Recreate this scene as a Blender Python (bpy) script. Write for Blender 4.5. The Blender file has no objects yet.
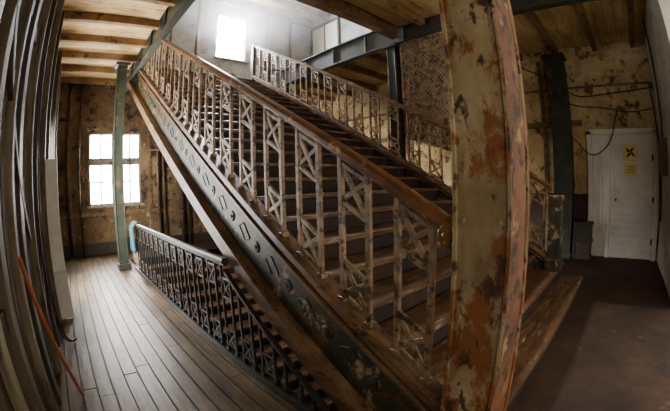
import bpy, bmesh, math, random
from mathutils import Vector, Matrix
random.seed(7)
S=bpy.context.scene

# ------------------------------------------------------------ materials
def lin(c): 
    return tuple(((v/255.0)**2.2) for v in c)+(1.0,)
def pmat(name, base, c2, patch=None, scale=3.0, pscale=6.0, pth=0.55, rough=0.7, bump=0.15, metal=0.0, stretch=(1,1,1), psoft=0.04, patch2=None, p2th=0.6, grime=0.0, zgrad=None):
    m=bpy.data.materials.new(name); m.use_nodes=True
    nt=m.node_tree; N=nt.nodes; L=nt.links
    b=N['Principled BSDF']
    tc=N.new('ShaderNodeTexCoord'); mp=N.new('ShaderNodeMapping'); mp.inputs['Scale'].default_value=stretch
    L.new(tc.outputs['Object'],mp.inputs['Vector'])
    n1=N.new('ShaderNodeTexNoise'); n1.inputs['Scale'].default_value=scale; n1.inputs['Detail'].default_value=8; n1.inputs['Roughness'].default_value=0.65
    L.new(mp.outputs[0],n1.inputs['Vector'])
    r1=N.new('ShaderNodeValToRGB'); r1.color_ramp.elements[0].position=0.35; r1.color_ramp.elements[1].position=0.65
    r1.color_ramp.elements[0].color=lin(base); r1.color_ramp.elements[1].color=lin(c2)
    L.new(n1.outputs['Fac'],r1.inputs['Fac'])
    col=r1.outputs['Color']; h=n1.outputs['Fac']
    k=0
    for pc,th,sc in ((patch,pth,pscale),(patch2,p2th,pscale*1.7)):
        if pc is None: continue
        n2=N.new('ShaderNodeTexNoise'); n2.inputs['Scale'].default_value=sc; n2.inputs['Detail'].default_value=10; n2.inputs['Roughness'].default_value=0.7
        mp2=N.new('ShaderNodeMapping'); mp2.inputs['Location'].default_value=(3.1+k*7,1.7,5.3); mp2.inputs['Scale'].default_value=stretch
        L.new(tc.outputs['Object'],mp2.inputs['Vector']); L.new(mp2.outputs[0],n2.inputs['Vector'])
        fac=n2.outputs['Fac']
        if zgrad and k==0:   # patches more frequent low down (wear height)
            sx=N.new('ShaderNodeSeparateXYZ'); L.new(tc.outputs['Object'],sx.inputs[0])
            mr=N.new('ShaderNodeMapRange'); mr.inputs['From Min'].default_value=zgrad[0]; mr.inputs['From Max'].default_value=zgrad[1]
            mr.inputs['To Min'].default_value=zgrad[2]; mr.inputs['To Max'].default_value=zgrad[3]
            L.new(sx.outputs['Z'],mr.inputs['Value'])
            ad=N.new('ShaderNodeMath'); ad.operation='ADD'; L.new(fac,ad.inputs[0]); L.new(mr.outputs[0],ad.inputs[1]); fac=ad.outputs[0]
        r2=N.new('ShaderNodeValToRGB'); r2.color_ramp.elements[0].position=th; r2.color_ramp.elements[1].position=min(1,th+psoft)
        L.new(fac,r2.inputs['Fac'])
        mx=N.new('ShaderNodeMixRGB'); mx.inputs['Color2'].default_value=lin(pc)
        L.new(r2.outputs['Color'],mx.inputs['Fac']); L.new(col,mx.inputs['Color1']); col=mx.outputs['Color']
        k+=1
    if grime>0:
        n3=N.new('ShaderNodeTexNoise'); n3.inputs['Scale'].default_value=1.1; n3.inputs['Detail'].default_value=6; n3.inputs['Roughness'].default_value=.7
        L.new(tc.outputs['Object'],n3.inputs['Vector'])
        r3=N.new('ShaderNodeValToRGB'); r3.color_ramp.elements[0].position=.38; r3.color_ramp.elements[1].position=.62
        g=1-grime; r3.color_ramp.elements[0].color=(g,g*.93,g*.85,1); r3.color_ramp.elements[1].color=(1,1,1,1)
        L.new(n3.outputs['Fac'],r3.inputs['Fac'])
        mx=N.new('ShaderNodeMixRGB'); mx.blend_type='MULTIPLY'; mx.inputs['Fac'].default_value=1
        L.new(col,mx.inputs['Color1']); L.new(r3.outputs['Color'],mx.inputs['Color2']); col=mx.outputs['Color']
    L.new(col,b.inputs['Base Color'])
    b.inputs['Roughness'].default_value=rough; b.inputs['Metallic'].default_value=metal
    bp=N.new('ShaderNodeBump'); bp.inputs['Strength'].default_value=bump; bp.inputs['Distance'].default_value=0.02
    L.new(h,bp.inputs['Height']); L.new(bp.outputs[0],b.inputs['Normal'])
    return m
def emat(name,c,s):
    m=bpy.data.materials.new(name); m.use_nodes=True
    nt=m.node_tree; nt.nodes.clear()
    e=nt.nodes.new('ShaderNodeEmission'); e.inputs[0].default_value=c; e.inputs[1].default_value=s
    o=nt.nodes.new('ShaderNodeOutputMaterial'); nt.links.new(e.outputs[0],o.inputs[0]); return m

M={}
M['boards']=pmat('floor_boards',(76,62,46),(134,116,92),(42,33,24),scale=2.2,pscale=3,pth=.52,psoft=.15,rough=.40,bump=.25,stretch=(6,.5,1),grime=.6)
M['joint']=pmat('dark_joint',(18,13,9),(28,21,15))
M['dirtfloor']=pmat('dirty_floor',(46,32,22),(76,55,39),(102,80,58),scale=2.0,pscale=5,pth=.62,psoft=.1,rough=.75,grime=.45)
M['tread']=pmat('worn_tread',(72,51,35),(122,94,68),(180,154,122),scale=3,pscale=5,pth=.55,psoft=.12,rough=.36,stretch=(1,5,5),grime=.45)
M['riser']=pmat('dark_shaded_riser',(34,23,16),(62,44,32),(96,74,54),scale=3,pscale=6,pth=.6,psoft=.1,rough=.75,grime=.4)  # dark wood, toned down further to paint in shadow between steps
M['rail']=pmat('handrail_wood',(84,56,36),(124,88,58),(176,148,112),scale=5,pscale=9,pth=.57,rough=.3,stretch=(3,1,1))
M['iron']=pmat('rusty_cast_iron',(116,94,68),(172,148,116),(62,54,42),scale=8,pscale=11,pth=.53,rough=.5,bump=.25,patch2=(112,72,42),p2th=.56,grime=.35)
M['irondark']=pmat('dark_cast_iron',(24,25,22),(44,41,34),(78,60,44),scale=8,pscale=12,pth=.6,rough=.42)
M['stringer']=pmat('green_peeling_iron',(32,42,34),(58,62,46),(162,146,114),scale=4,pscale=5,pth=.565,rough=.5,patch2=(92,62,38),p2th=.52,bump=.3,grime=.35)
M['brownbeam']=pmat('brown_timber',(88,64,44),(140,112,84),(56,40,28),scale=3,pscale=6,pth=.58,rough=.42,stretch=(3,.7,3),grime=.4)
M['column']=pmat('peeling_cream_column',(138,122,86),(194,176,138),(136,86,44),scale=3,pscale=5.0,pth=.53,psoft=.05,rough=.55,bump=.5,patch2=(74,56,40),p2th=.545,stretch=(1,1,.6),grime=.4,zgrad=(.6,2.6,.09,-.04))
M['colrust']=pmat('rust_column',(92,58,34),(130,86,50),(160,136,100),scale=3,pscale=6,pth=.58,rough=.7,bump=.4,patch2=(52,38,28),p2th=.54,grime=.45)
M['green']=pmat('green_paint',(32,42,35),(56,62,48),(92,70,48),scale=3,pscale=5,pth=.56,rough=.5,grime=.4)
M['ceil']=pmat('ceiling_boards',(204,168,104),(232,200,140),(116,84,50),scale=2,pscale=3,pth=.57,psoft=.1,rough=.7,stretch=(.6,4,1),grime=.4)
M['joist']=pmat('joist_wood',(112,82,50),(150,116,74),(64,46,31),scale=3,pscale=5,pth=.58,rough=.75,grime=.35)
M['wallback']=pmat('ochre_plaster',(96,77,53),(138,115,82),(54,42,31),scale=1.6,pscale=3,pth=.53,psoft=.08,rough=.85,patch2=(182,166,130),p2th=.59,grime=.55)
M['wallup']=pmat('haze_pale_plaster',(150,158,160),(192,200,202),(104,98,86),scale=1.6,pscale=3,pth=.59,psoft=.1,rough=.85,grime=.35)  # plaster with the bright blue-white haze put into its colour
M['wallright']=pmat('cream_plaster',(186,158,104),(216,194,146),(118,84,50),scale=1.8,pscale=2.6,pth=.54,psoft=.06,rough=.85,patch2=(90,66,44),p2th=.59,grime=.45)
M['dado']=pmat('dark_dado',(52,40,29),(80,64,46),(112,90,64),scale=2,pscale=5,pth=.6,rough=.8,grime=.3)
M['bluewall']=pmat('blue_grey_wall',(188,194,190),(212,212,202),(140,116,86),scale=2,pscale=4,pth=.6,rough=.8,grime=.2)
M['leftwall']=pmat('old_plank_wall',(50,42,29),(86,74,52),(134,118,88),scale=3,pscale=5,pth=.6,psoft=.1,rough=.7,stretch=(4,4,.5),grime=.4)
M['greyplank']=pmat('grey_plank',(72,64,46),(124,110,82),(50,41,29),scale=3,pscale=5,pth=.53,psoft=.1,rough=.62,stretch=(4,4,.4),grime=.5)
M['darkwood']=pmat('dark_wood',(34,29,21),(60,50,36),(88,72,52),scale=4,pscale=6,pth=.6,rough=.55,stretch=(4,4,.5))
M['white']=pmat('white_paint',(214,214,208),(234,234,228),(172,160,138),scale=2,pscale=5,pth=.66,rough=.5,bump=.05,grime=.12)
M['frame']=pmat('window_frame_paint',(120,112,96),(150,142,124),(80,70,56),scale=4)
M['metal']=pmat('pipe_metal',(72,58,46),(104,86,68),(48,37,28),scale=5,pscale=9,pth=.58,rough=.45,metal=.3)
M['wire']=pmat('black_wire',(24,22,20),(36,32,28),rough=.5)
M['redpole']=pmat('red_brown_pole',(140,72,40),(166,96,58),rough=.5)
M['teal']=pmat('teal_cloth',(22,62,72),(34,86,96),rough=.9)
M['paper']=pmat('cream_paper',(222,200,130),(234,214,150),rough=.8,bump=0)
M['ink']=pmat('black_ink',(26,24,22),(34,30,28),rough=.8,bump=0)
M['sky']=emat('daylit_pane',(1,.97,.92,1),80)
M['sky2']=emat('daylit_pane_upper',(.93,.97,1,1),300)

# ------------------------------------------------------------ mesh helpers
def addbox(bm,lo,hi,mi=0):
    x0,y0,z0=lo;x1,y1,z1=hi
    v=[bm.verts.new(p) for p in ((x0,y0,z0),(x1,y0,z0),(x1,y1,z0),(x0,y1,z0),(x0,y0,z1),(x1,y0,z1),(x1,y1,z1),(x0,y1,z1))]
    for f in ((3,2,1,0),(4,5,6,7),(0,1,5,4),(1,2,6,5),(2,3,7,6),(3,0,4,7)):
        fc=bm.faces.new([v[i] for i in f]); fc.material_index=mi
def bar(bm,p0,p1,a,b,mi=0,ref=(1,0,0)):
    p0=Vector(p0);p1=Vector(p1);d=(p1-p0).normalized();r=Vector(ref)
    if abs(d.dot(r))>.95: r=Vector((0,1,0))
    u=(r-d*d.dot(r)).normalized()*(a/2); w=d.cross(u).normalized()*(b/2)
    vs=[]
    for p in (p0,p1):
        for s,t in ((-1,-1),(1,-1),(1,1),(-1,1)): vs.append(bm.verts.new(p+u*s+w*t))
    for f in ((3,2,1,0),(4,5,6,7),(0,1,5,4),(1,2,6,5),(2,3,7,6),(3,0,4,7)):
        fc=bm.faces.new([vs[i] for i in f]); fc.material_index=mi
def cyl(bm,p0,p1,r,mi=0,n=12,r2=None):
    p0=Vector(p0);p1=Vector(p1);d=(p1-p0).normalized();q=Vector((1,0,0)) if abs(d.x)<.9 else Vector((0,1,0))
    u=d.cross(q).normalized();w=d.cross(u); r2=r if r2 is None else r2
    A=[bm.verts.new(p0+(u*math.cos(2*math.pi*i/n)+w*math.sin(2*math.pi*i/n))*r) for i in range(n)]
    B=[bm.verts.new(p1+(u*math.cos(2*math.pi*i/n)+w*math.sin(2*math.pi*i/n))*r2) for i in range(n)]
    for i in range(n):
        f=bm.faces.new((A[i],A[(i+1)%n],B[(i+1)%n],B[i])); f.material_index=mi; f.smooth=True
    f=bm.faces.new(A[::-1]);f.material_index=mi
    f=bm.faces.new(B);f.material_index=mi
def finish(bm,name,mats,bevel=0,parent=None):
    bmesh.ops.recalc_face_normals(bm,faces=bm.faces)
    me=bpy.data.meshes.new(name); bm.to_mesh(me); bm.free()
    for k in mats: me.materials.append(M[k])
    o=bpy.data.objects.new(name,me); S.collection.objects.link(o)
    if bevel:
        md=o.modifiers.new('bevel','BEVEL'); md.width=bevel; md.segments=2; md.limit_method='ANGLE'
    if parent: o.parent=parent
    return o
def empty(name):
    o=bpy.data.objects.new(name,None); S.collection.objects.link(o); return o
def tube(name,pts,r,mat,parent=None):
    cu=bpy.data.curves.new(name,'CURVE'); cu.dimensions='3D'; cu.bevel_depth=r; cu.bevel_resolution=3; cu.use_fill_caps=True
    sp=cu.splines.new('NURBS'); sp.points.add(len(pts)-1)
    for i,p in enumerate(pts): sp.points[i].co=(*p,1)
    sp.use_endpoint_u=True; sp.order_u=3
    cu.materials.append(M[mat])
    o=bpy.data.objects.new(name,cu); S.collection.objects.link(o)
    if parent:o.parent=parent
    return o
def wall(name,axis,c0,c1,u0,u1,z0,z1,holes,mat):
    us=sorted({u0,u1,*[h[0] for h in holes],*[h[1] for h in holes]})
    zs=sorted({z0,z1,*[h[2] for h in holes],*[h[3] for h in holes]})
    bm=bmesh.new()
    for i in range(len(us)-1):
        for j in range(len(zs)-1):
            cu=(us[i]+us[i+1])/2;cz=(zs[j]+zs[j+1])/2
            if any(h[0]<cu<h[1] and h[2]<cz<h[3] for h in holes): continue
            if axis=='y': addbox(bm,(us[i],c0,zs[j]),(us[i+1],c1,zs[j+1]))
            else: addbox(bm,(c0,us[i],zs[j]),(c1,us[i+1],zs[j+1]))
    return finish(bm,name,[mat])

# ------------------------------------------------------------ key dims
XN,XF=1.40,4.70          # near and far strings
Y0,G,R=0.53,0.314,0.176  # first riser, going, rise
NS=25; F2=NS*R           # upper floor level 4.40
SL=R/G
def NZ(y): return R+SL*(y-Y0)
YB=9.2; XR=7.6; XL=-0.45; YR=-0.85
XE=1.24                  # floor edge of the stairwell

# ------------------------------------------------------------ room shell
LW=[(.45,1.12,1.2,3.0),(1.28,1.85,1.2,3.0)]
wall('wall_back','y',YB,YB+.25,XL-.2,XR+.2,-4.4,F2-.05,LW,'wallback')
UW=[(3.95,5.0,5.35,6.85)]
wall('wall_back_upper','y',YB,YB+.25,XL-.2,XR+.2,F2-.05,7.4,UW,'wallup')
wall('wall_right','x',XR,XR+.25,YR-.2,YB,0.0,F2-.05,[],'wallright')
wall('wall_right_upper','x',XR,XR+.25,-1,YB,F2-.05,7.4,[],'wallup')
wall('wall_basement','x',XR,XR+.25,-1,YB,-4.4,0.0,[],'dado')
wall('wall_side','y',YR-.2,YR,4.6,XR,0.0,F2-.1,[],'bluewall')
LH=[(5.3,6.7,.5,2.7)]
wall('wall_left','x',XL-.2,XL,-.6,YB,0.0,F2-.1,LH,'leftwall')

# plank floor
bm=bmesh.new()
x=XL; 
while x<XE-.01:
    w=min(.13,XE-x)
    ys=[-2.0]; 
    yy=-2.0+random.uniform(.5,2.5)
    while yy<YB: ys.append(yy); yy+=random.uniform(2.2,3.8)
    ys.append(YB)
    for a,b in zip(ys,ys[1:]):
        addbox(bm,(x+.005,a+.003,-.04),(x+w-.005,b-.003,random.uniform(-.006,.0)),0)
    x+=.13
addbox(bm,(XL,-2,-.28),(XE,YB,-.04),1)
finish(bm,'floor',['boards','joint'])
bm=bmesh.new()
addbox(bm,(XE,-2,-.28),(XR,1.15,0),0)
addbox(bm,(4.9,1.15,-.28),(XR,YB,0),0)
addbox(bm,(XE,Y0+(NS-1)*G,-.28),(4.9,YB,0),0)
finish(bm,'floor.001',['dirtfloor'])
bm=bmesh.new(); addbox(bm,(XL,-1,-4.6),(XR,YB,-4.4),0); finish(bm,'floor_basement',['dirtfloor'])
bm=bmesh.new(); addbox(bm,(1.05,1.0,-4.4),(1.2,8.0,-.28),0); addbox(bm,(1.2,1.0,-4.4),(4.9,1.15,-.28),0); finish(bm,'wall_stairwell',['dado'])

# upper floor / ceiling
bm=bmesh.new()
def slab(x0,x1,y0,y1):
    y=y0
    while y<y1-.01:
        w=min(.19,y1-y)
        addbox(bm,(x0,y+.004,F2-.10),(x1,y+w-.004,F2-.06),0); y+=.19
    addbox(bm,(x0,y0,F2-.06),(x1,y1,F2),1)
slab(XL,1.25,-1.0,YB); slab(4.95,XR,-1.0,YB); slab(1.25,4.95,-1.0,3.4); slab(1.25,4.95,Y0+(NS-1)*G+.02,YB)
finish(bm,'ceiling',['ceil','joint'])
bm=bmesh.new()
y=-.6
while y<YB-.1:
    addbox(bm,(XL,y,F2-.24),(1.27,y+.10,F2-.10)); 
    addbox(bm,(4.97,y,F2-.24),(XR,y+.10,F2-.10))
    if y<3.2: addbox(bm,(1.4,y,F2-.24),(4.83,y+.10,F2-.10))
    y+=.86
finish(bm,'ceiling_joists',['joist'],.006)
def ibeam(name,p0,p1,w,h,mat):
    bm=bmesh.new(); p0=Vector(p0);p1=Vector(p1); z=p0.z
    if abs(p0.y-p1.y)>abs(p0.x-p1.x):
        x=p0.x;a,b=p0.y,p1.y
        addbox(bm,(x-w/2,a,z),(x+w/2,b,z+.03));addbox(bm,(x-w/2,a,z+h-.03),(x+w/2,b,z+h));addbox(bm,(x-w/5,a,z+.03),(x+w/5,b,z+h-.03))
        t=a+.3
        while t<b: addbox(bm,(x-w/2+.01,t,z+.03),(x+w/2-.01,t+.03,z+h-.03)); t+=.9
    else:
        y=p0.y;a,b=p0.x,p1.x
        addbox(bm,(a,y-w/2,z),(b,y+w/2,z+.03));addbox(bm,(a,y-w/2,z+h-.03),(b,y+w/2,z+h));addbox(bm,(a,y-w/5,z+.03),(b,y+w/5,z+h-.03))
    return finish(bm,name,[mat],.004)
ibeam('edge_beam',(1.33,-.6,F2-.42),(1.33,YB,F2-.42),.14,.42,'green')
ibeam('edge_beam',(4.88,-.6,F2-.42),(4.88,YB,F2-.42),.14,.42,'green')
ibeam('cross_beam',(1.41,3.46,F2-.34),(4.80,3.46,F2-.34),.14,.34,'brownbeam')
bm=bmesh.new(); addbox(bm,(XL,-1,7.4),(XR,YB,7.5),0)
y=.2
while y<YB: addbox(bm,(XL,y,7.15),(XR,y+.12,7.4),1); y+=.8
finish(bm,'roof_ceiling',['ceil','joist'])

# ------------------------------------------------------------ windows
def window_y(name,x0,x1,z0,z1,cols,rows,pm):
    p=empty(name)
    bm=bmesh.new(); f=.05
    addbox(bm,(x0,YB+.02,z0),(x0+f,YB+.12,z1));addbox(bm,(x1-f,YB+.02,z0),(x1,YB+.12,z1))
    addbox(bm,(x0+f,YB+.02,z0),(x1-f,YB+.12,z0+f));addbox(bm,(x0+f,YB+.02,z1-f),(x1-f,YB+.12,z1))
    for i in range(1,cols):
        x=x0+(x1-x0)*i/cols; addbox(bm,(x-.02,YB+.03,z0+f),(x+.02,YB+.12,z1-f))
    for r in rows:
        z=z0+(z1-z0)*r; t=.09 if (r==rows[-1] and len(rows)>1) else .018; addbox(bm,(x0+f,YB+.035,z-t),(x1-f,YB+.115,z+t))
    addbox(bm,(x0-.06,YB-.06,z0-.05),(x1+.06,YB+.02,z0))
    finish(bm,'sash',['frame'],.004,p)
    bm=bmesh.new(); addbox(bm,(x0+.03,YB+.13,z0+.03),(x1-.03,YB+.14,z1-.03)); finish(bm,'glass',[pm],0,p)
window_y('window_1',.45,1.12,1.2,3.0,2,[.32,.60],'sky')
window_y('window_2',1.28,1.85,1.2,3.0,2,[.32,.60],'sky')
window_y('window_3',3.95,5.0,5.35,6.85,2,[.5],'sky2')
p=empty('window_4'); bm=bmesh.new()
for yy in (5.3,5.98,6.64): addbox(bm,(XL-.12,yy,.5),(XL-.02,yy+.06,2.7))
for z in (.5,1.2,1.95,2.64): addbox(bm,(XL-.115,5.36,z),(XL-.025,6.64,z+.05))
finish(bm,'sash',['frame'],.004,p)
bm=bmesh.new(); addbox(bm,(XL-.15,5.32,.52),(XL-.14,6.68,2.68)); finish(bm,'glass',['sky'],0,p)

# ------------------------------------------------------------ stairs
def sloped(bm,x0,x1,ys,o0,o1,mi=0,zoff=0,clamp=True):
    prev=None
    for y in ys:
        a=NZ(y)+o0; b=NZ(y)+o1
        if clamp: a=max(a,0.0); b=max(b,a+.001)
        cur=[bm.verts.new((x0,y,a+zoff)),bm.verts.new((x1,y,a+zoff)),bm.verts.new((x1,y,b+zoff)),bm.verts.new((x0,y,b+zoff))]
        if prev is None: f=bm.faces.new(cur); f.material_index=mi
        else:
            for i in range(4):
                j=(i+1)%4
                f=bm.faces.new((prev[i],prev[j],cur[j],cur[i])); f.material_index=mi
        prev=cur
    f=bm.faces.new(prev[::-1]); f.material_index=mi
def ystop(o): # y where string bottom meets the floor
    return Y0+(-o-R)/SL
YT=Y0+(NS-1)*G
def flight(zoff,parent,full=True):
    bm=bmesh.new()
    for k in range(1,NS+1):
        ya=Y0+(k-1)*G; z=k*R+zoff
        if k<=2:
            x0=1.60 if k==1 else XN+.04; x1=5.2
            addbox(bm,(x0,ya-.03,z-.04),(x1,ya+G,z),0)
            addbox(bm,(x0,ya,zoff),(x1-.03,ya+G-.001,z-.04),1)
        elif k<NS:
            addbox(bm,(XN+.03,ya-.03,z-.04),(XF-.03,ya+G,z),0)
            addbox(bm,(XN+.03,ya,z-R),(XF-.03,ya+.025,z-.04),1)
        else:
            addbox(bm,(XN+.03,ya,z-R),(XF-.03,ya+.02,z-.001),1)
    finish(bm,'steps',['tread','riser'],.008,parent)
    bm=bmesh.new()
    sloped(bm,XN+.03,XF-.03,[1.16,ystop(-.42),YT] if zoff==0 else [1.2,YT],-.42,-.36,0,zoff,zoff==0)
    finish(bm,'soffit',['riser'],0,parent)
    bm=bmesh.new()
    for xs,s in ((XN,-1),(XF,1)):
        ya=.70 if s<0 else .95
        a=lambda o:[ya,max(ya+.01,ystop(o)),YT+.05]
        cl=(zoff==0)
        sloped(bm,min(xs,xs+s*.04)-.01,max(xs,xs+s*.04)+.01,a(-.46),-.46,.06,0,zoff,cl)
        sloped(bm,xs-.07,xs+.07,[ya,YT+.05],.06,.12,1,zoff,False)
        sloped(bm,xs-.055 if s>0 else xs-.085,xs+.085 if s>0 else xs+.03,[ya,YT+.05],.01,.035,1,zoff,False)
        yb=max(ystop(-.52),1.16)
        sloped(bm,(xs-.15 if s<0 else xs-.02),(xs+.02 if s<0 else xs+.14),[yb,YT+.05],-.52,-.37,1,zoff,False)
        # cast rosettes and raised diamonds
        y=1.15
        while y<YT:
            xo=xs+s*.05; c=Vector((xo,y,NZ(y)-.165+zoff))
            if NZ(y)-.3>0 or zoff:
                cyl(bm,c,c+Vector((s*.012,0,0)),.05,0,12,.038)
                cyl(bm,c+Vector((s*.012,0,0)),c+Vector((s*.022,0,0)),.018,0,8)
                d=Vector((0,1,SL)).normalized()
                q=c+d*.22
                for aa,bb in (((0,-.1,0),(0,0,.07)),((0,0,.07),(0,.1,0)),((0,.1,0),(0,0,-.07)),((0,0,-.07),(0,-.1,0))):
                    A=q+d*aa[1]+Vector((s*.003,0,aa[2]));B=q+d*bb[1]+Vector((s*.003,0,bb[2]))
                    bar(bm,A,B,.010,.012,0)
            y+=.40
    finish(bm,'strings',['stringer','brownbeam','iron'],.003,parent)
st=empty('staircase'); flight(0,st)
lo=empty('staircase'); flight(-F2,lo)

def ornament(bm,x,ya,yb,za,zb,sl,t,mi):
    yc=(ya+yb)/2
    def P(y,z): return (x,y,z+sl*(y-ya))
    for z in (za,zb): bar(bm,P(ya,z),P(yb,z),t*.6,t*.8,mi)
    bar(bm,P(ya,za),P(yb,zb),t*.45,t*.95,mi); bar(bm,P(ya,zb),P(yb,za),t*.40,t*.95,mi)
def balusters(x,y0,y1,base,sl,H,sp,pw,mat,parent,t=.026,oh=.19,top=None):
    bm=bmesh.new(); y=y0
    while y+pw<=y1:
        ya,yb=y,y+pw
        hh=[]
        for q in (ya,yb):
            z=base(q); zt=z+H
            if top: zt=min(zt,top(q))
            hh.append(zt-z)
            if zt-z>.06:
                bar(bm,(x,q,z),(x,q,zt),t*.85,t)
                bar(bm,(x,q,z),(x,q,z+.03),t*1.7,t*1.7)
        z=base(ya); h=min(hh)
        if h>.30: ornament(bm,x,ya,yb,z+.05,z+.05+oh*.95,sl,t,0)
        if h>.6: ornament(bm,x,ya,yb,z+h-.04-oh,z+h-.04,sl,t,0)
        y+=sp
    return finish(bm,'balusters',[mat],.003,parent)
H=.86
balusters(XN,.84,YT,lambda y:NZ(y)+.115,SL,H,.40,.205,'iron',st,.033,.22)
balusters(XF,1.05,YT,lambda y:NZ(y)+.115,SL,H,.40,.205,'iron',st,.031,.22)
def handrail(x,y0,y1,zf,mat,parent,w=.085,h=.065):
    bm=bmesh.new()
    prof=[(-w/2,-h*.3),(-w*.32,-h*.5),(w*.32,-h*.5),(w/2,-h*.3),(w/2,.1*h),(w*.36,h*.42),(0,h*.55),(-w*.36,h*.42),(-w/2,.1*h)]
    rings=[]
    for y in (y0,y1): rings.append([bm.verts.new((x+a,y,zf(y)+b)) for a,b in prof])
    n=len(prof)
    for i in range(n):
        f=bm.faces.new((rings[0][i],rings[0][(i+1)%n],rings[1][(i+1)%n],rings[1][i]))
    bm.faces.new(rings[0][::-1]);bm.faces.new(rings[1])
    bar(bm,(x,y0+.001,zf(y0)-h*.5-.008),(x,y1-.001,zf(y1)-h*.5-.008),.04,.014)
    return finish(bm,'handrail',[mat],0,parent)
zr=lambda y:NZ(y)+.115+H+.04
handrail(XN,.69,YT+.1,zr,'rail',st)
handrail(XF,.95,YT+.1,zr,'rail',st)
bm=bmesh.new()  # rail end scroll at the column
cyl(bm,(XN-.05,.73,zr(.73)-.04),(XN+.05,.73,zr(.73)-.04),.06,0,16)
cyl(bm,(XN-.062,.73,zr(.73)-.04),(XN-.05,.73,zr(.73)-.04),.03,0,16)
finish(bm,'rail_scroll',['rail'],.01,st)
bm=bmesh.new()  # far newel
addbox(bm,(XF-.09,.80,2*R),(XF+.09,.98,2*R+.95),0); addbox(bm,(XF-.11,.78,2*R),(XF+.11,1.0,2*R+.15),0); addbox(bm,(XF-.11,.78,2*R+.9),(XF+.11,1.0,2*R+.97),0)
finish(bm,'newel_post',['stringer'],.008,st)
bm=bmesh.new()
for xs in (XN,XF): addbox(bm,(xs-.06,YT+.06,F2),(xs+.06,YT+.18,F2+1.1),0); 
finish(bm,'upper_newels',['stringer'],.008,st)

# guard railings, lower landing and upper floor
for zo,ya,xg in ((0,1.35,1.19),(F2,3.6,1.19)):
    g=empty('guard_railing')
    under=(lambda y: NZ(y)-.53) if zo==0 else None
    balusters(xg,ya,6.9,lambda y:zo+.06,0,.80,.30,.17,'irondark',g,.024,.17,under)
    handrail(xg,2.62 if zo==0 else ya,7.0,lambda y:zo+.90,'irondark',g,.07,.05)
    bm=bmesh.new(); addbox(bm,(xg-.04,ya-.05,zo),(xg+.04,7.0,zo+.06))
    if zo==0: bar(bm,(xg,1.3,NZ(1.3)-.545),(xg,2.63,NZ(2.63)-.545),.04,.03)
    finish(bm,'kerb',['irondark'],.005,g)
    if zo==0:
        # teal jacket draped over the railing end
        bm=bmesh.new(); nu,nv=14,10; gr=[]
        for i in range(nu+1):
            row=[]
            for j in range(nv+1):
                s_=i/nu; t=j/nv
                yy=6.45+.45*t*(1-.15*s_)
                off=.02*math.sin(t*18+s_*2)
                if s_<.5: xx=xg-.07-abs(off)-.012; z=.95-(.5-s_)*1.1
                else: xx=xg+.07+off*s_; z=.95-(s_-.5)*.9
                if abs(s_-.5)<.04: xx=xg; z=.965
                row.append(bm.verts.new((xx,yy,z)))
            gr.append(row)
        for i in range(nu):
            for j in range(nv):
                f=bm.faces.new((gr[i][j],gr[i+1][j],gr[i+1][j+1],gr[i][j+1])); f.smooth=True
        o=finish(bm,'teal_jacket',['teal']); md=o.modifiers.new('s','SOLIDIFY'); md.thickness=.012

# ------------------------------------------------------------ columns
def boxcol(name,x0,x1,y0,y1,z0,z1,mats,lip=.02):
    bm=bmesh.new()
    addbox(bm,(x0+.012,y0+.012,z0),(x1-.012,y1-.012,z1),0)
    for a,b in ((x0,y0),(x1-lip,y0),(x0,y1-lip),(x1-lip,y1-lip)): addbox(bm,(a,b,z0),(a+lip,b+lip,z1),0)
    addbox(bm,(x0-.03,y0-.03,z0),(x1+.03,y1+.03,z0+.12),0)
    addbox(bm,(x0-.05,y0-.05,z1-.06),(x1+.05,y1+.05,z1),0)
    z=z0+.5
    while z<z1-.3:
        for a in (y0+.05,y1-.05): cyl(bm,(x0+.012,a,z),(x0+.0,a,z),.011,0,8)
        z+=.42
    bmesh.ops.recalc_face_normals(bm,faces=bm.faces)
    for f in bm.faces:
        c=f.calc_center_median()
        if len(mats)>1 and c.y<y0+.03 and f.normal.y<-.5: f.material_index=1
    return finish(bm,name,mats,.006)
boxcol('column',1.30,1.564,.421,.685,0,F2-.42,['column','colrust'])
boxcol('green_column',7.15,7.5,1.02,1.40,0,F2-.34,['green'])
boxcol('green_column',.86,1.06,7.02,7.22,0,F2-.33,['green'])
boxcol('green_column',4.79,4.97,3.50,3.68,0,F2-.42,['green'])

# perforated iron screen hung from the edge beam
bm=bmesh.new(); XS=4.88
y0,y1,z1=2.45,3.42,F2-.425
zb=lambda y: 1.95+.35*(y-y0)
def scr(y,z): return (XS,y,z)
for a,b in (((y0,zb(y0)),(y0,z1)),((y1,zb(y1)),(y1,z1)),((y0,z1-.02),(y1,z1-.02)),((y0,zb(y0)),(y1,zb(y1)))): bar(bm,scr(*a),scr(*b),.04,.05)
s=.05; k=-60
while k<90:
    for sg in (1,-1):
        c=k*s
        pts=[]
        yy=y0
        while yy<=y1+1e-6:
            zz=c+sg*(yy-y0)+1.5
            if zb(yy)<=zz<=z1: pts.append((yy,zz))
            yy+=.01
        if len(pts)>2: bar(bm,scr(*pts[0]),scr(*pts[-1]),.008 if sg>0 else .010,.028)
    k+=1.5
finish(bm,'pierced_iron_screen',['iron'])

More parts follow.
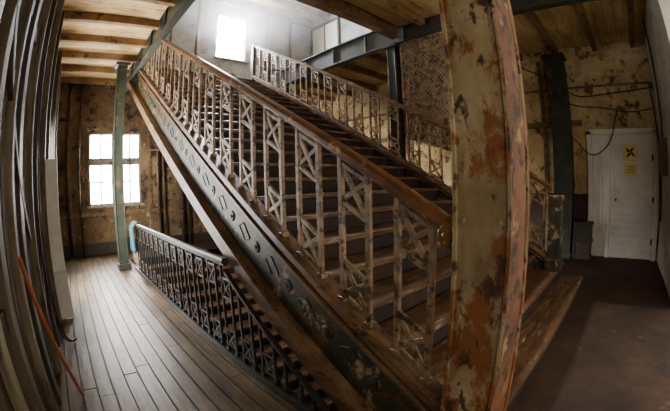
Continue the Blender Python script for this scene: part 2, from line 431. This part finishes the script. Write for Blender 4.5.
# ------------------------------------------------------------ doors
d=empty('door_1'); bm=bmesh.new(); X=XR-.001
addbox(bm,(X-.06,.24,0),(X,.30,2.42),0)
addbox(bm,(X-.10,.62,0),(X,.72,2.5),0); addbox(bm,(X-.10,-.80,0),(X,-.70,2.5),0); addbox(bm,(X-.10,-.80,2.42),(X,.72,2.52),0)
finish(bm,'frame',['white'],.006,d)
bm=bmesh.new()
addbox(bm,(X-.04,-.70,.02),(X,.24,2.42),0); addbox(bm,(X-.035,.30,.02),(X,.62,2.42),0)
for z in (.16,.30,.44,.58,.72,.86): addbox(bm,(X-.052,-.66,z),(X-.04,.20,z+.10),0)
addbox(bm,(X-.06,-.68,1.02),(X-.04,.22,1.12),0)
for a in (-.69,.15): addbox(bm,(X-.055,a,1.12),(X-.04,a+.08,2.40),0)
for z in (.3,1.1,1.9): addbox(bm,(X-.07,-.70,z),(X-.045,-.66,z+.12),1)
cyl(bm,(X-.10,.13,1.15),(X-.04,.13,1.15),.025,1,12)
addbox(bm,(X-.065,.42,.5),(X-.035,.46,2.2),0)
finish(bm,'leaves',['white','metal'],.006,d)
pn=empty('notice'); bm=bmesh.new()
addbox(bm,(X-.066,-.36,1.90),(X-.061,-.04,2.22),0); addbox(bm,(X-.066,-.34,1.60),(X-.061,-.06,1.84),0)
finish(bm,'paper',['paper'],0,pn)
bm=bmesh.new(); cy,cz=-.20,2.06
for i in range(4):   # four-pointed pinwheel symbol
    a=math.pi/4+i*math.pi/2
    vs=[]
    for rr,da in ((0.0,0),(.055,-.75),(.145,-.05),(.05,.35)):
        vs.append(bm.verts.new((X-.068,cy+rr*math.cos(a+da),cz+rr*math.sin(a+da))))
    bm.faces.new(vs)
for z in (1.78,1.73,1.68): addbox(bm,(X-.068,-.29,z),(X-.067,-.12,z+.010))
finish(bm,'print',['ink'],0,pn)
d=empty('door_2'); bm=bmesh.new()
addbox(bm,(X-.05,7.75,F2),(X,9.02,7.0),0)
for a in (7.67,9.02): addbox(bm,(X-.08,a,F2),(X,a+.08,7.1),1)
addbox(bm,(X-.08,7.67,7.0),(X,9.10,7.1),1); addbox(bm,(X-.07,8.35,F2),(X-.05,8.41,7.0),1)
finish(bm,'leaf',['white','darkwood'],.005,d)

# trim on right wall: dado, panel battens
bm=bmesh.new()
for yy in (1.6,2.7,3.9,5.1,6.3,7.5): addbox(bm,(XR-.03,yy,0),(XR,yy+.09,F2-.33),0)
addbox(bm,(XR-.035,.8,2.62),(XR,YB,2.74),0); addbox(bm,(XR-.03,YR,3.4),(XR,YB,3.44),0)
finish(bm,'trim_1',['brownbeam'],.004)
bm=bmesh.new(); addbox(bm,(XR-.02,.73,0),(XR-.001,YB,1.25),0); finish(bm,'trim_2',['dado'],.004)
bm=bmesh.new()
addbox(bm,(XL,YB-.03,3.15),(XR,YB,3.27)); addbox(bm,(XL,YB-.03,.95),(XR,YB,1.05))
for x in (-.1,2.05,3.3,4.6,6): addbox(bm,(x,YB-.035,0),(x+.09,YB-.0,F2-.35))
finish(bm,'trim_3',['brownbeam'],.004)
bm=bmesh.new(); addbox(bm,(XL,YB-.04,0),(XR,YB-.036,.3)); finish(bm,'baseboard_back',['darkwood'],.004)

# crate beside the door
bm=bmesh.new()
addbox(bm,(7.20,.60,.04),(7.46,.96,.70),0)
for z in (.0,.32,.66): addbox(bm,(7.18,.58,z),(7.48,.98,z+.06),0)
for a in (.58,.93): addbox(bm,(7.17,a,0),(7.20,a+.05,.72),0)
finish(bm,'wooden_crate',['darkwood'],.004)

# ------------------------------------------------------------ pipes, wires
pp=empty('wall_pipes'); bm=bmesh.new()
for x,r in ((2.30,.035),(2.45,.025),(2.95,.05),(3.12,.03),(-.1,.04),(.2,.03)):
    cyl(bm,(x,YB-.10,0.0),(x,YB-.10,F2-.11),r)
    for z in (.9,2.1,3.3): cyl(bm,(x,YB-.10,z),(x,YB-.10,z+.07),r*1.5)
cyl(bm,(2.95,YB-.16,1.6),(2.95,YB-.24,1.6),.015); 
for i in range(12):
    a=i*math.pi/6;b=a+math.pi/6
    bar(bm,(2.95+.12*math.cos(a),YB-.24,1.6+.12*math.sin(a)),(2.95+.12*math.cos(b),YB-.24,1.6+.12*math.sin(b)),.02,.02)
for a in (0,math.pi/3,2*math.pi/3): bar(bm,(2.95-.12*math.cos(a),YB-.24,1.6-.12*math.sin(a)),(2.95+.12*math.cos(a),YB-.24,1.6+.12*math.sin(a)),.014,.014)
cyl(bm,(1.95,YB-.12,2.55),(4.2,YB-.12,2.55),.03)
finish(bm,'pipes',['metal'],0,pp)
bm=bmesh.new()
for x,r in ((3.3,.05),(5.6,.06),(5.8,.04),(6.6,.05),(2.5,.04)): cyl(bm,(x,YB-.12,F2),(x,YB-.12,7.14),r)
cyl(bm,(5.3,YB-.2,5.2),(7.4,YB-.2,5.2),.04)
finish(bm,'pipes_upper',['metal'],0,pp)
w=empty('electric_wires')
tube('wire',[(7.1,1.2,3.4),(7.3,.9,3.15),(7.5,.5,3.2),(7.5,-.2,3.25),(7.5,-.8,3.3)],.012,'wire',w)
tube('wire',[(7.1,1.2,3.1),(7.3,.9,2.95),(7.52,.4,2.98),(7.52,-.3,2.8),(7.52,-.75,2.9)],.010,'wire',w)
tube('wire',[(7.1,1.2,2.5),(7.3,.9,2.3),(7.45,.75,2.05),(7.46,.5,2.0),(7.46,.2,2.25),(7.46,.1,2.6),(7.5,.0,2.9)],.010,'wire',w)
tube('wire',[(7.52,-.75,3.4),(7.4,-.8,2.4),(7.3,-.82,1.9),(7.2,-.82,.8)],.014,'wire',w)
tube('wire',[(XF+.1,2.2,3.9),(5.8,1.8,3.4),(7.1,1.2,3.5)],.01,'wire',w)
bm=bmesh.new(); addbox(bm,(6.3,YR+.004,1.6),(6.65,YR+.12,2.2)); addbox(bm,(6.34,YR+.12,1.64),(6.61,YR+.14,2.16)); cyl(bm,(6.48,YR+.06,2.2),(6.48,YR+.06,F2-.12),.02); finish(bm,'electrical_box',['metal'],.006)

# ------------------------------------------------------------ left wall framing and boards
bm=bmesh.new()
for yy,wd,dp,mi in ((1.45,.10,.05,1),(1.72,.12,.07,2),(2.12,.07,.09,1),(2.55,.16,.07,0),(3.1,.09,.10,1),(3.7,.14,.09,2),(4.4,.10,.12,1),(5.15,.12,.12,0),(6.72,.14,.12,0),(7.6,.12,.12,1),(8.5,.1,.1,0)):
    addbox(bm,(XL+.002,yy,0),(XL+dp,yy+wd,F2-.26),mi)
for z in (.9,2.75,3.4): addbox(bm,(XL+.002,1.3,z),(XL+.04,5.15,z+.12),0)
for i,yy in enumerate((1.86,1.98,2.24,2.36,2.76,2.9,3.24,3.4,3.54,3.9,4.05,4.2,4.6,4.75,4.9)):
    addbox(bm,(XL+.002,yy,.02+.05*(i%3)),(XL+.04+.01*(i%2),yy+.10,random.uniform(1.6,2.7)),(1,2,0)[i%3])
# diagonal brace and short ledgers
bar(bm,(XL+.06,1.6,2.6),(XL+.06,3.0,1.2),.03,.07,2)
bar(bm,(XL+.06,3.2,.3),(XL+.06,4.4,1.7),.03,.07,2)
finish(bm,'wall_studs',['darkwood','greyplank','leftwall'],.006)
bm=bmesh.new()
bar(bm,(-.27,4.6,.01),(-.30,4.72,1.95),.22,.03)
bar(bm,(-.27,4.575,.6),(-.28,4.61,.68),.20,.02)
finish(bm,'leaning_board',['white'],.004)
tube('leaning_pole',[(-.19,2.62,.012),(-.25,2.25,.6),(-.31,1.86,1.22)],.012,'redpole')
w=empty('cable_bundle')
for i in range(2):
    o=.02*i
    tube('cable',[(-.36+o,3.3+o,4.0),(-.35+o,3.25+o*2,3.0),(-.33+o,3.3,2.0),(-.34+o,3.4-o,1.0),(-.31+o,3.45,.25+o),(-.24+o,3.6,.06),(-.17,3.8,.02+.012*i)],.008,'wire',w)

# added haze volume in the upper hall, makes the glow around the window
bm=bmesh.new(); addbox(bm,(1.6,4.5,F2+1.12),(7.2,YB-.3,7.1))
me=bpy.data.meshes.new('glow_haze_volume'); bmesh.ops.recalc_face_normals(bm,faces=bm.faces); bm.to_mesh(me); bm.free()
o=bpy.data.objects.new('glow_haze_volume',me); S.collection.objects.link(o)
vm=bpy.data.materials.new('glow_haze'); vm.use_nodes=True; nt=vm.node_tree; nt.nodes.clear()
vs=nt.nodes.new('ShaderNodeVolumeScatter'); vs.inputs['Density'].default_value=.07; vs.inputs['Anisotropy'].default_value=.6; vs.inputs['Color'].default_value=(1,.98,.95,1)
oo=nt.nodes.new('ShaderNodeOutputMaterial'); nt.links.new(vs.outputs[0],oo.inputs['Volume']); me.materials.append(vm)

# ------------------------------------------------------------ light
wd=bpy.data.worlds.new('World'); S.world=wd; wd.use_nodes=True
wd.node_tree.nodes['Background'].inputs[0].default_value=(1,.89,.74,1)
wd.node_tree.nodes['Background'].inputs[1].default_value=1.75
def area(name,loc,rot,sx,sy,pw,col):
    l=bpy.data.lights.new(name,'AREA'); l.shape='RECTANGLE'; l.size=sx; l.size_y=sy; l.energy=pw; l.color=col
    o=bpy.data.objects.new(name,l); o.location=loc; o.rotation_euler=rot; S.collection.objects.link(o); return o
area('window_daylight',(4.5,YB-.05,6.0),(math.radians(-65),0,0),1,1.4,250,(.92,.96,1))

# ------------------------------------------------------------ camera (equidistant fisheye, f = 350 px of 670)
cam=bpy.data.cameras.new('camera'); co=bpy.data.objects.new('camera',cam); S.collection.objects.link(co); S.camera=co
cam.sensor_width=36; cam.lens=350/670*36; cam.clip_start=.02
pitch=math.radians(3.5); yaw=math.radians(43); roll=math.radians(1.5)
Rm=Matrix.Rotation(-yaw,4,'Z')@Matrix.Rotation(math.pi/2-pitch,4,'X')@Matrix.Rotation(-roll,4,'Z')
co.matrix_world=Matrix.Translation((0,0,1.5))@Rm
cam.type='PANO'
c=cam.cycles if hasattr(cam,'cycles') and hasattr(cam.cycles,'panorama_type') else cam
c.panorama_type='FISHEYE_LENS_POLYNOMIAL'
c.fisheye_fov=math.radians(170)
c.fisheye_polynomial_k0=0; c.fisheye_polynomial_k1=-670/350/36
c.fisheye_polynomial_k2=0; c.fisheye_polynomial_k3=0; c.fisheye_polynomial_k4=0
